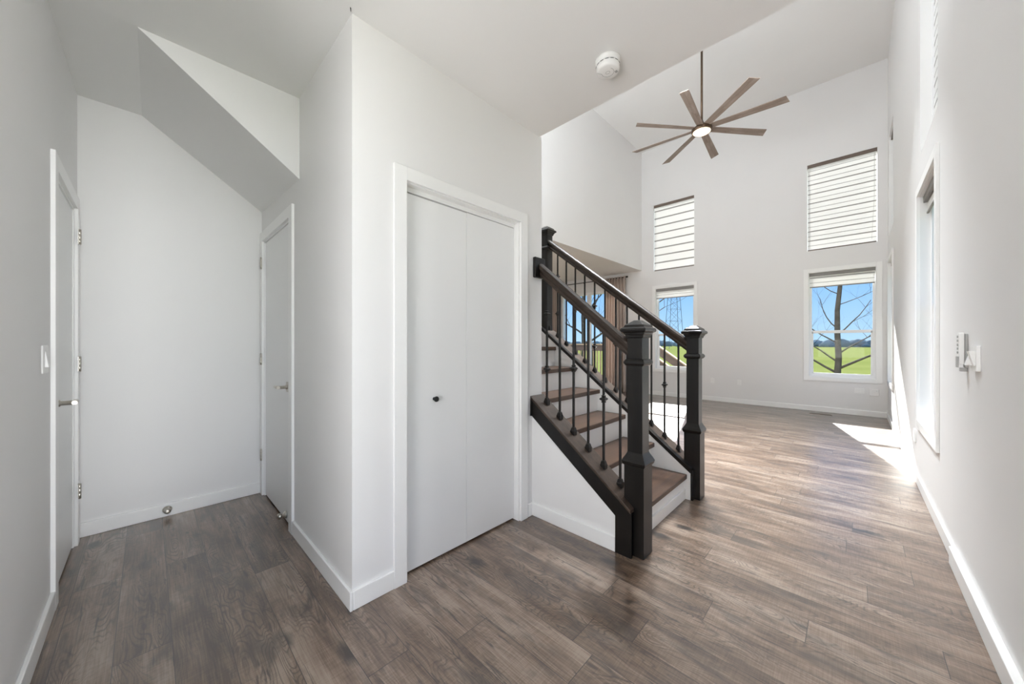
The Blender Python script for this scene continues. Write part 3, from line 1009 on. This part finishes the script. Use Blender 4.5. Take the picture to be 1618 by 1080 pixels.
mb.tube([(SX + 0.032 * math.cos(t), SY + 0.032 * math.sin(t), ZC - 0.0648) for t in [R(200 - 10 * j) for j in range(24)]], 0.0012, 5)
mb.tube([(SX + 0.012 * math.cos(t), SY + 0.009 * math.sin(t), ZC - 0.0655) for t in [R(20 * j) for j in range(19)]], 0.0009, 5)
mb.tube([(SX - 0.030, SY - 0.010, ZC - 0.0648), (SX - 0.044, SY - 0.034, ZC - 0.064)], 0.0011, 5)
mb.build('button_outline', 'plasticg', body)
mb = MB()
for j in range(4):
    mb.box(SX + 0.030, SX + 0.043, SY + 0.018 + 0.004 * j, SY + 0.020 + 0.004 * j, ZC - 0.0662, ZC - 0.0635)
mb.build('sounder_grille', 'plasticg', body)

# dark chip where the ceiling meets the outer corner
tag(MB().prism([(-1.674, 0.6555), (-1.671, 0.652), (-1.655, 0.644), (-1.657, 0.649)], 'z', ZC - 0.0025, ZC + 0.001).build('plaster_chip', 'dark'), 'tiny dark chip in the ceiling above the outer wall corner', 'chip')

# ------------------------------------------------------------------ switches, outlets, remote
def switch_y(label, x0, x1, z0, z1, yw, s):
    t = thing('light_switch', label, 'switch', ((x0 + x1) / 2, yw, z0))
    MB().box(x0, x1, yw, yw + s * 0.006, z0, z1).build('switch_plate', 'plastic', t, 0.003)
    xm = (x0 + x1) / 2
    zm = (z0 + z1) / 2
    MB().prism([(yw + s * 0.005, zm - 0.034), (yw + s * 0.016, zm - 0.034), (yw + s * 0.007, zm + 0.034), (yw + s * 0.005, zm + 0.034)], 'x', xm - 0.018, xm + 0.018).build('rocker', 'plastic', t, 0.001)


switch_y('white rocker switch on the left hall wall beside the door casing', -2.570, -2.455, 1.112, 1.232, YA, 1)

t = thing('light_switch', 'white double switch plate on the right wall next to the remote', 'switch', (XR, 2.68, 1.11))
MB().box(XR - 0.014, XR, 2.622, 2.738, 1.112, 1.230).build('switch_plate', 'plastic', t, 0.003)
for yc, up in ((2.655, 1), (2.706, -1)):
    zt_ = 0.022 if up > 0 else 0.006
    zb_ = 0.006 if up > 0 else 0.022
    MB().prism([(XR - 0.012, 1.138), (XR - 0.012 - zb_, 1.138), (XR - 0.012 - zt_, 1.204), (XR - 0.012, 1.204)], 'y', yc - 0.018, yc + 0.018).build('rocker', 'plastic', t, 0.001)

t = thing('fan_remote', 'slim white remote standing in its wall cradle on the right wall', 'remote', (XR, 2.89, 1.11))
MB().box(XR - 0.010, XR, 2.868, 2.916, 1.118, 1.290).build('cradle', 'plasticg', t, 0.003)
mb = MB().box(XR - 0.030, XR - 0.0105, 2.870, 2.914, 1.134, 1.296)
rb = mb.build('remote_body', 'plastic', t, 0.005, 3)
MB().box(XR - 0.034, XR - 0.0305, 2.866, 2.918, 1.118, 1.175).build('cradle_lip', 'plasticg', t, 0.002)
mb = MB()
for j, zz in enumerate((1.275, 1.255, 1.235, 1.215, 1.195)):
    mb.lathe((XR - 0.030, 2.884, zz), [(0.006, 0), (0.006, -0.002)], 12, 'x')
    mb.lathe((XR - 0.030, 2.900, zz), [(0.006, 0), (0.006, -0.002)], 12, 'x')
mb.build('remote_buttons', 'plasticg', rb)
MB().box(XR - 0.024, XR, 2.880, 2.905, 1.098, 1.117).build('cradle_foot', 'plasticg', t, 0.002)


def outlet(label, plane, a, z, wall, s, w=0.070, h=0.115, d=0.006, grp='white outlets low on the walls'):
    loc = (a, wall, z - h / 2) if plane == 'y' else (wall, a, z - h / 2)
    t = thing('wall_outlet', label, 'outlet', loc, grp)

    def bx(p, q, d0, d1, b, u):
        e0, e1 = wall + s * d0, wall + s * d1
        return MB().box(p, q, e0, e1, b, u) if plane == 'y' else MB().box(e0, e1, p, q, b, u)

    bx(a - w / 2, a + w / 2, 0, d, z - h / 2, z + h / 2).build('outlet_plate', 'plastic', t, 0.002)
    for dz in (-0.028, 0.012):
        bx(a - 0.017, a + 0.017, d - 0.001, d + 0.002, z + dz - 0.006, z + dz + 0.022).build('socket', 'plastic', t, 0.001)
    return t


outlet('white outlet on the far wall just right of the far newel', 'y', -2.20, 0.435, YE, -1)
outlet('white outlet on the far wall midway between the lower windows', 'y', -1.701, 0.432, YE, -1)
outlet('faint white plate on the far wall under the right lower window', 'y', 0.075, 0.425, YE, -1, 0.125, 0.09, 0.005)
outlet('small white plate low on the right wall below the near window', 'x', 4.94, 0.394, XR, -1, d=0.012)
t = thing('wall_plug', 'white plug-in box on the far wall near the right corner', 'plug', (0.254, YE, 0.36))
MB().box(0.198, 0.312, YE - 0.030, YE, 0.355, 0.470).build('plug_body', 'plastic', t, 0.006)
MB().lathe((0.285, YE - 0.030, 0.44), [(0.004, 0), (0.004, -0.002)], 10, 'y').build('indicator', 'plasticg', t)

t = thing('floor_vent', 'narrow brown metal vent in the floor below the far window', 'vent', (-0.41, 8.25, 0))
MB().box(-0.560, -0.260, 8.19, 8.31, 0.0005, 0.004).build('vent_frame', 'bronze', t)
mb = MB()
for i in range(13):
    x = -0.535 + 0.0205 * i
    mb.box(x, x + 0.015, 8.21, 8.29, 0.0035, 0.006)
mb.build('vent_slots', 'vent', t)

# ------------------------------------------------------------------ outside
GZ = -0.55
g = MB().box(-400, 300, 8.72, 600, GZ - 1, GZ)
struct('field', g, 'grass', 'bright green field outside the windows', 'field')
g = MB().box(0.6, 300, -60, 8.72, GZ - 1, GZ)
struct('lawn', g, 'grass', 'green lawn outside the right wall', 'lawn')

mb = MB()
rnd = random.Random(5)
for i in range(620):
    x = rnd.uniform(-330, 60)
    y = rnd.uniform(235, 300)
    r = rnd.uniform(1.3, 3.2)
    n = 9
    prof = [(r * 0.5, 0), (r, r * 0.5), (r * 1.05, r * 0.9), (r * 0.75, r * 1.35), (r * 0.2, r * 1.6)]
    mb.lathe((x, y, GZ - 1.0), [(a * rnd.uniform(0.8, 1.2), b * rnd.uniform(0.9, 1.1)) for a, b in prof], n)
tag(mb.build('treeline', 'far'), 'hazy grey green line of distant trees across the field', 'trees', None, 'stuff')


def tree(label, x, y, h, r0, seed, limbs, depth=4, grp='bare trees outside the windows', lean=(0.0, 0.0)):
    rnd = random.Random(seed)
    tr = MB()
    tw = tr

    def limb(mb, p, d, length, r, lvl):
        pts, rad = [p.copy()], [r]
        q = p.copy()
        dd = d.copy()
        steps = 5
        for s in range(steps):
            dd = (dd + Vector((rnd.uniform(-.24, .24), rnd.uniform(-.24, .24), rnd.uniform(-.06, .20)))).normalized()
            q = q + dd * (length / steps)
            pts.append(q.copy())
            rad.append(r * (1 - 0.13 * (s + 1)))
        mb.tube(pts, rad, 7 if lvl < 2 else 4)
        if lvl >= depth:
            return
        for c in range(rnd.choice((3, 4)) if lvl < 3 else 3):
            i = rnd.randint(2, steps)
            a = rnd.uniform(0, 2 * math.pi)
            side = Vector((math.cos(a), math.sin(a), rnd.uniform(0.0, 0.7)))
            limb(tw, pts[i], (dd * 0.65 + side * 0.75).normalized(), length * rnd.uniform(0.5, 0.72), rad[i] * rnd.uniform(0.42, 0.62), lvl + 1)

    base = Vector((x, y, GZ))
    n = 9
    pts = [base + Vector((lean[0] * k / n + 0.03 * math.sin(k * 1.7 + seed), lean[1] * k / n, h * k / n)) for k in range(n + 1)]
    rad = [r0 * (1.25 if k == 0 else 1 - 0.085 * k) for k in range(n + 1)]
    tr.tube(pts, rad, 10)
    for (fz_, ang, el, ln, rr) in limbs:
        k = min(n - 1, int(fz_ * n))
        p = pts[k].lerp(pts[k + 1], fz_ * n - k)
        d = Vector((math.cos(R(ang)) * math.cos(R(el)), math.sin(R(ang)) * math.cos(R(el)), math.sin(R(el))))
        limb(tr, p, d, ln, rr, 1)
    return tag(tr.build('bare_tree', 'bark'), label, 'tree', grp)


tree('bare tree framed in the lower far window near the right corner', -0.36, 14.0, 6.2, 0.092, 11,
     [(0.15, 176, 24, 1.5, 0.034), (0.17, 4, 26, 1.7, 0.038), (0.20, 150, 40, 1.4, 0.026), (0.24, 25, 44, 1.3, 0.024), (0.29, 185, 30, 1.2, 0.022), (0.33, -5, 42, 1.2, 0.02), (0.36, 160, 50, 1.0, 0.018),
      (0.47, 20, 15, 1.0, 0.014), (0.52, 195, 25, 1.1, 0.014), (0.57, -15, 10, 1.3, 0.014), (0.62, 170, 5, 1.3, 0.014)], 4, lean=(0.12, 0))
tree('bare branching tree behind the deck, seen past the stair balusters', -9.6, 15.0, 7.0, 0.13, 23,
     [(0.25, 10, 25, 2.4, 0.06), (0.32, 170, 30, 2.2, 0.05), (0.40, -30, 30, 2.2, 0.05), (0.45, 60, 30, 2.0, 0.045), (0.55, 200, 30, 1.8, 0.04), (0.6, 0, 30, 2.0, 0.04)], 4)
tree('bare tree left of the lower window behind the newels, branches reaching in', -6.7, 13.0, 6.5, 0.11, 31,
     [(0.30, 0, 22, 2.4, 0.035), (0.42, 5, 5, 2.6, 0.035), (0.50, -8, -12, 2.6, 0.032), (0.58, 12, -14, 2.6, 0.03), (0.55, 180, 30, 2.0, 0.03)], 3)

# lattice pylon across the field
px, py = -44.0, 125.0
py_ = thing('power_pylon', 'steel lattice power pylon far across the field', 'pylon', (px, py, GZ))
mb = MB()
H_ = 34.0
hw = lambda z: 2.3 * (1 - 0.8 * z / H_) + 0.15
lv = [0, 5, 9.5, 13.5, 17, 20, 22.5, 25, 27, 29, 31, 34]
for sx in (-1, 1):
    for sy in (-1, 1):
        mb.tube([(px + sx * hw(z), py + sy * hw(z), GZ + z) for z in lv], 0.085, 4, False)
for a, b in zip(lv, lv[1:]):
    for s in (-1, 1):
        mb.tube([(px - hw(a), py + s * hw(a), GZ + a), (px + hw(b), py + s * hw(b), GZ + b)], 0.04, 4, False)
        mb.tube([(px + hw(a), py + s * hw(a), GZ + a), (px - hw(b), py + s * hw(b), GZ + b)], 0.04, 4, False)
        mb.tube([(px - hw(b), py + s * hw(b), GZ + b), (px + hw(b), py + s * hw(b), GZ + b)], 0.04, 4, False)
mb.build('lattice_tower', 'steel', py_)
for z, l in ((22.5, 5.5), (27, 7.0), (31, 5.0)):
    mb = MB()
    mb.tube([(px - l, py, GZ + z), (px - hw(z), py, GZ + z + 1.2), (px, py, GZ + z + 1.2), (px + hw(z), py, GZ + z + 1.2), (px + l, py, GZ + z)], 0.06, 4, False)
    mb.tube([(px - l, py, GZ + z), (px + l, py, GZ + z)], 0.06, 4, False)
    mb.build('cross_arm', 'steel', py_)

# deck with railing, and its steps going down past the lower window
dk = thing('deck', 'brown wooden deck outside the patio door', 'deck', (-6.2, 9.6, GZ))
MB().box(-8.6, -4.15, 8.72, 10.56, -0.10, 0.02).build('deck_floor', 'deck', dk)
MB().box(-8.6, -4.15, 10.40, 10.56, 1.19, 1.235).build('deck_rail', 'deckl', dk)
MB().box(-8.6, -4.15, 10.45, 10.51, 1.00, 1.188).build('rail_board', 'deck', dk)
for x in (-8.5, -6.42, -4.20):
    MB().box(x - 0.06, x + 0.06, 10.43, 10.53, GZ, 1.189).build('deck_post', 'deck', dk)
for i in range(32):
    x = -8.38 + 0.13 * i
    if abs(x + 6.42) < 0.09:
        continue
    MB().box(x - 0.016, x + 0.016, 10.465, 10.495, 0.021, 1.0).build('deck_picket', 'deckl', dk)
ds = thing('deck_steps', 'brown deck steps with sloped side boards outside the lower window', 'steps', (-3.4, 10.0, GZ))
zz = lambda x: 1.215 + 0.70 * (-3.98 - x)
for dz, nm in ((0.0, 'upper'), (-0.36, 'lower')):
    MB().prism([(-4.10, zz(-4.10) + dz), (-2.4, zz(-2.4) + dz), (-2.4, zz(-2.4) + dz - 0.035), (-4.10, zz(-4.10) + dz - 0.035)], 'y', 9.95, 10.07).build('step_rail', 'deckl', ds)
    MB().prism([(-4.10, zz(-4.10) + dz - 0.036), (-2.4, zz(-2.4) + dz - 0.036), (-2.4, zz(-2.4) + dz - 0.27), (-4.10, zz(-4.10) + dz - 0.27)], 'y', 9.98, 10.03).build('step_board', 'deck', ds)
MB().prism([(-4.14, GZ), (-4.14, 0.48), (-2.4, -0.5), (-2.4, GZ)], 'y', 9.99, 10.04).build('step_side', 'deck', ds)
for x in (-4.08, -2.44):
    MB().box(x - 0.05, x + 0.05, 9.97, 10.05, GZ, zz(x) - 0.06).build('step_post', 'deck', ds)
